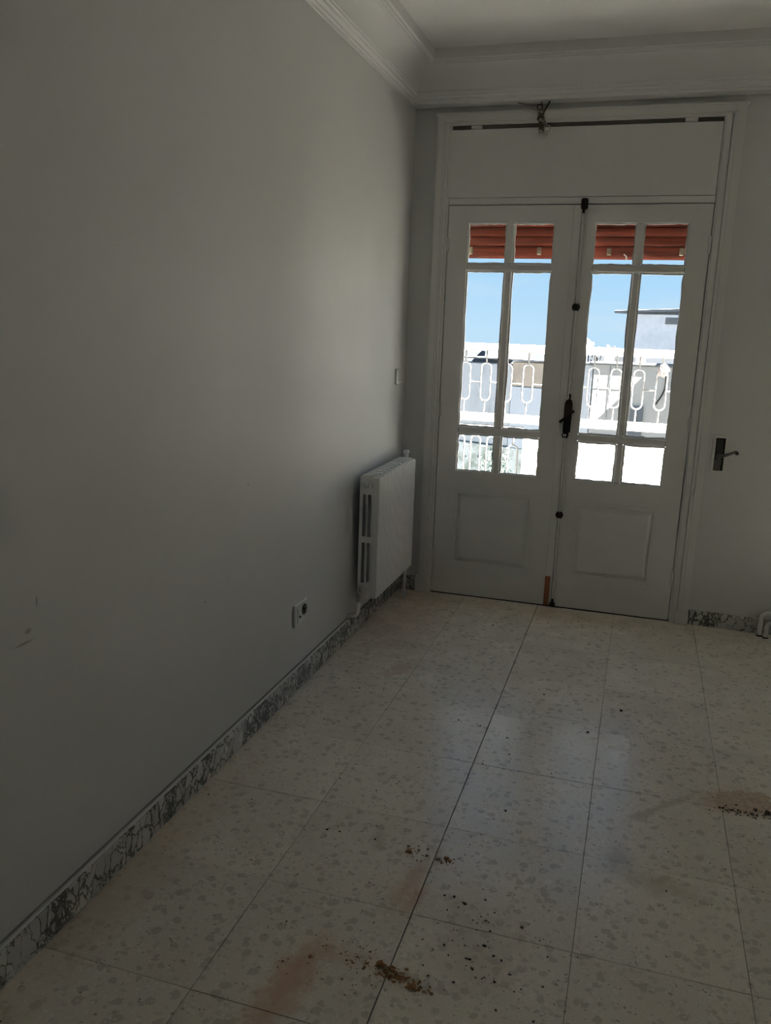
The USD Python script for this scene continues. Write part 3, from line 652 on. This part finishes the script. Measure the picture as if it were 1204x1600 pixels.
# ---------------------------------------------------------------- balcony and railing
tag(obj('balcony', MB().box(-1.6, 5.0, .30, 1.42, -.22, -.02, c=.01), OUTW), 'pale balcony slab outside the glazed door', 'balcony', kind='structure')
tag(obj('facade', MB().box(-1.6, OX0, .30, .36, -.2, 3.05).box(OX1, 5.0, .30, .36, -.2, 3.05).box(OX0, OX1, .30, .36, 2.12, 3.05), OUTW), 'outside face of the room wall over the balcony', 'facade', kind='structure')
tag(obj('balcony_parapet', MB().box(.486, 5.0, 1.27, 1.37, -.02, .785, c=.006), PARA), 'solid white balcony parapet behind the lower right panes', 'parapet')
YR = 1.30
ra = thing('balcony_railing', 'white iron balcony railing with rounded loop balusters', 'railing', (.7, YR, .80))
obj('top_rail', cbox(-1.5, 5.0, YR - .030, YR + .030, 1.322, 1.372, .006), RAIL, ra)
obj('bottom_rail', cbox(-1.5, 5.0, YR - .020, YR + .020, .842, .902, .006), RAIL, ra)
def loop(x, z0, z1, w, r=.0062):
    R = w / 2; pts = []
    for a in np.linspace(0, math.pi, 13): pts.append((x + R * math.cos(a), YR, z1 - R + R * math.sin(a)))
    for a in np.linspace(math.pi, 2 * math.pi, 13): pts.append((x + R * math.cos(a), YR, z0 + R + R * math.sin(a)))
    pts.append(pts[0]); pts = np.array(pts)
    return tube(pts, r, 8, cap=False)
xs = [.0625 + .1427 * k for k in range(-9, 33)]
for i, x in enumerate(xs):
    m = MB().add(loop(x, .985, 1.240, .066)); m.add(cyl((x, YR, 1.236), (x, YR, 1.326), .006, 8), cyl((x, YR, .900), (x, YR, .988), .006, 8))
    if i + 1 < len(xs): m.add(cyl((x + .033, YR, 1.110), (xs[i + 1] - .033, YR, 1.110), .0055, 8))
    obj('baluster', m, RAIL, ra)
for x in (-1.45, 4.95): obj('post', cbox(x - .02, x + .02, YR - .02, YR + .02, .823 if x < .4 else .786, 1.33, .004), RAIL, ra)
gr = thing('balcony_grille', 'lower white loop grille in the parapet gap behind the lower left panes', 'grille', (0, YR, .3))
for xa, dz in (([.047 - .112 * k for k in range(12, -1, -1)] + [.159, .271], 0.0), ([.3835 - .0 , .4220], -.050)):
    for i, x in enumerate(xa):
        if x == .3835: continue
        m = MB().add(loop(x, .16, .742 + dz, .066)); m.add(cyl((x, YR, .738 + dz), (x, YR, .800), .006, 8), cyl((x, YR, 0.02), (x, YR, .163), .006, 8))
        x2 = x - .033; x1 = (xa[i - 1] + .033) if i and dz == 0 else (x - .115 if dz else x - .08)
        m.add(cyl((x1, YR, .671 + dz * 1.15), (x2, YR, .671 + dz * 1.15), .0055, 8))
        obj('baluster', m, RAIL, gr)
obj('grille_rail', MB().box(-1.5, .486, YR - .012, YR + .012, .796, .822, c=.003).box(-1.5, .486, YR - .012, YR + .012, 0.0, .03, c=.003), RAIL, gr)
# small rag knotted to the railing
rg = trimesh.creation.icosphere(4, 1.0)
n_ = meshkit.fbm(rg.vertices * 2.6 + 5, 4, 2)
rg.vertices *= (0.45 + 1.1 * n_)[:, None]
rg.vertices *= np.array([.034, .013, .040])
rg.apply_translation((1.352, 1.272, 1.245))
tag(obj('rag', rg, plain('rag_cloth', (.46, .38, .36), .95), smooth=True), 'pale pinkish rag bunched on the railing near its right visible end', 'rag')

# ---------------------------------------------------------------- across the street
CONC = stained('weathered_render', (.45, .45, .45), (.22, .22, .23), 1.6, .52, .78, .85)
LIME = stained('lime_wash', (.40, .39, .365), (.22, .215, .20), 2.4, .55, .8, .6, zs=.8)
TANW = stained('tan_render', (.45, .36, .28), (.20, .17, .14), 2.6, .48, .75, .8, zs=.3)
PALE = stained('pale_blue_render', (.48, .49, .505), (.5, .52, .55), 2.0, .55, .8, .4)
MOSS = stained('mossy_render', (.56, .57, .53), (.17, .20, .13), 4.0, .45, .66, .9, zs=1)
GREYC = stained('grey_concrete', (.13, .14, .15), (.07, .075, .08), 2.0, .5, .75, .7)
nb = thing('street_wall', 'weathered terrace wall across the street, half in sun with a slanting shadow', 'wall', (0.5, 9, -3))
def ang_wall(x0, x1, z0, z1, xo, yo, ang, th=.3):
    """a wall panel that swings back from (xo, yo) by ang"""
    m = cbox(x0 - xo, x1 - xo, 0, th, z0, z1, .01); 
    m.apply_transform(trimesh.transformations.rotation_matrix(ang, [0, 0, 1])); m.apply_translation((xo, yo, 0)); return m
AN = -math.radians(20)
obj('sunlit_wall', cbox(.49, 5.2, 9.0, 9.3, -3, 1.020, .01), LIME, nb, label='sunlit whitewashed section')
obj('shaded_wall', ang_wall(-.22, .47, -3, 1.00, .49, 9.0, AN), CONC, nb, label='grey stained section swinging back')
obj('tan_wall', ang_wall(-.92, -.225, .59, .985, .49, 8.985, AN), TANW, nb, label='tan rendered section')
pl = ang_wall(-.92, -.225, -.5, .585, .49, 8.975, AN); obj('pale_wall', pl, PALE, nb, label='pale blue-grey section')
obj('concrete_wall', ang_wall(-3.2, -.925, -.42, .93, .49, 9.0, AN), CONC, nb, label='streaked concrete section at the left')
obj('mossy_base', ang_wall(-3.2, .47, -3, -.43, .49, 8.96, AN), MOSS, nb, label='damp mossy foot of the wall')
obj('coping', cbox(.44, 5.2, 8.95, 9.35, 1.022, 1.055, .008), GREYC, nb)
obj('ledge', ang_wall(-3.2, .47, 1.0, 1.03, .49, 8.95, AN, .4), GREYC, nb)
obj('doorway', cbox(1.09, 1.28, 8.965, 9.0, -.15, .40, .004), GREYC, nb, label='small dark grey doorway')
obj('side_door', cbox(.98, 1.05, 8.97, 9.0, -.15, .36, .004), plain('steel_door', (.16, .17, .19), .6), nb)
obj('joint', MB().box(.735, .742, 8.992, 9.0, .2, 1.0).box(.49, 1.0, 8.992, 9.0, .645, .652), GREYC, nb)
obj('skirting_band', cbox(.49, 5.2, 8.96, 9.0, -3, -.10, .006), PALE, nb)
tag(obj('hanging_cable', tube(smooth_path([(1.56, 8.993, .88), (1.56, 8.985, .70), (1.52, 8.985, .58), (1.45, 8.993, .45)]), .010, 8), IRON), 'dark cable hanging in a curve on the shaded street wall', 'cable')
# wing that throws the slanting shadow
wg = thing('side_building', 'white side building right of the terrace wall, out of the photo', 'building', (3.4, 8.6, -3))
X0w = 2.62; Z0w = 1.022 + 1.10 * (X0w - 1.359)
obj('wall', cbox(X0w, 5.2, 7.9, 9.35, -3, Z0w - .06), OUTW, wg); obj('roof_slab', cbox(X0w, 5.25, 7.85, 9.4, Z0w - .06, Z0w, .01), GREYC, wg)
obj('window', cbox(3.3, 4.2, 7.86, 7.9, .2, 1.3, .01), SOCK, wg)
# roofs and clutter behind the terrace wall
rf = thing('rooftop', 'low dark flat rooftop edge just above the terrace wall', 'roof', (0, 10.5, .9))
obj('roof_edge', cbox(.3, 3.5, 10.3, 10.5, .55, 1.13, .02), plain('roof_bitumen', (.045, .052, .065), .9, vary=.3, vscale=3), rf)
obj('roof_deck', MB().box(-4.5, .8, 11.2, 15.0, .55, .80, c=.02).box(.8, 3.5, 11.2, 13.4, .55, .80, c=.02), plain('deck_felt', (.06, .06, .065), .9), rf)
obj('side_roof', cbox(-4.5, .28, 11.0, 11.2, .55, 1.10, .02), plain('roof_left', (.07, .08, .095), .9, vary=.3, vscale=2), rf)
obj('left_block', cbox(-1.55, -1.0, 10.8, 11.0, 1.0, 1.22, .01), OUTW, rf)
for nm, x, z, w, h, a, lab, mt in (('board', .70, 1.10, .155, .17, 7, 'tilted cream board leaning on the rooftop edge', plain('cream_board', (.42, .36, .27), .8)), ('roof_box', 1.17, 1.11, .15, .16, -2, 'pale box on the rooftop right of the cream board', plain('pale_box', (.40, .38, .35), .8))):
    m = cbox(-w / 2, w / 2, -.03, .03, -h / 2, h / 2, .008); m.apply_transform(trimesh.transformations.rotation_matrix(math.radians(a), [0, 1, 0])); m.apply_translation((x, 9.2, z + .03))
    tag(obj(nm, m, mt), lab, 'board' if nm == 'board' else 'box')
cm = MB()
for k in range(14):
    a = np.random.default_rng(40 + k); x = a.uniform(.42, .56); cm.add(tube(smooth_path([(x, 9.2, 1.05), (x + a.uniform(-.03, .03), 9.2 + a.normal(0, .03), 1.11), (x + a.uniform(-.06, .05), 9.2 + a.normal(0, .03), a.uniform(1.12, 1.2))]), .008, 6))
tag(obj('scrap_metal', cm, GREYC), 'tangle of grey scrap left of the cream board', 'scrap', kind='stuff')
# tall house at the right
th = thing('upper_house', 'tall pale grey house with an overhanging roof slab behind the railing', 'building', (2.0, 15, 0))
HA = AN
obj('wall', ang_wall(.93, 6.0, -3, 1.93, .93, 15, HA), stained('house_render', (.64, .64, .64), (.36, .39, .43), .9, .45, .75, .8, zs=1), th)
rs = ang_wall(.46, 6.2, 0, .062, .93, 14.9, HA, 4)
tl = trimesh.transformations.rotation_matrix(-math.radians(2.4), [0, 1, 0], [.49, 15, 0]); rs.apply_transform(tl); rs.apply_translation((0, 0, 1.935))
obj('roof_slab', rs, GREYC, th)
obj('vent', ang_wall(1.60, 1.92, 1.72, 1.865, .93, 14.985, HA, .03), stained('vent_grey', (.30, .31, .33), (.2, .2, .22)), th, label='grey louvred vent')
for k in range(6): obj('louvre', ang_wall(1.61, 1.91, 1.732 + k * .022, 1.742 + k * .022, .93, 14.965, HA, .02), SOCK, th)

# satellite dishes
DISH = plain('dish_enamel', (.17, .17, .165), .6)
def dish(x, y, z, r, az, lab):
    t = thing('satellite_dish', lab, 'satellite dish', (x, y, z), group=None)
    pr = [(0, 0)] + [(r * s, .28 * r * s * s) for s in np.linspace(.1, 1, 10)] + [(r, .28 * r + .01), (r * .98, .28 * r + .012)] + [(r * s, .28 * r * s * s + .014) for s in np.linspace(.95, .05, 10)] + [(0, .014)]
    d = np.array([math.sin(az), -math.cos(az), .45]); d /= np.linalg.norm(d)
    obj('reflector', lathe(pr, (x, y, z), d, 26), DISH, t, smooth=30)
    f = np.array([x, y, z]) + d * r * .9
    obj('feed_arm', MB().add(cyl((x, y, z - r * .75), f, .018, 8)).add(cyl(f, f + d * .06, .04, 10)), STEEL, t)
    obj('mast', cyl((x, y + .05, .801), (x, y + .05, z), .03, 10), STEEL, t)
dish(-.02, 14.0, 1.17, .22, .9, 'largest white satellite dish over the railing at the left of the right leaf')
dish(.27, 14.2, 1.12, .09, 1.2, 'small satellite dish between the larger white dish and the tall house')
dish(.46, 14.1, 1.14, .12, 1.25, 'tilted satellite dish just left of the tall house')
# street below, asphalt darkened to keep its bounce light low
tag(obj('street', cbox(-14, 12, 1.42, 9.6, -3.2, -3.0), stained('street_asphalt', (.085, .085, .085), (.05, .05, .05), .8, .5, .8, .5, zs=1)), 'dark asphalt street between balcony and terrace wall', 'ground', kind='structure')
pb = []
r = np.random.default_rng(21)
for k in range(260):
    c = np.array([-.86, 8.55, -.62]) + r.normal(0, 1, 3) * (.12, .06, .12)
    d = r.normal(0, 1, 3); d /= np.linalg.norm(d); e = np.cross(d, r.normal(0, 1, 3)); e /= np.linalg.norm(e); L, w = r.uniform(.05, .1), r.uniform(.012, .022)
    V = np.array([c, c + d * L * .5 + e * w, c + d * L, c + d * L * .5 - e * w]); pb.append(trimesh.Trimesh(V, [[0, 1, 2], [0, 2, 3]], process=False))
pt = thing('bush', 'dark bluish-green bush at the foot of the street wall, seen through the lower left panes', 'bush', (-.86, 8.55, -3))
obj('foliage', trimesh.util.concatenate(pb), plain('bush_leaf', (.10, .15, .13), .6), pt)
obj('stem', tube([(-.86, 8.55, -3), (-.87, 8.55, -1.8), (-.86, 8.55, -.6)], .025, 8), BARE, pt)
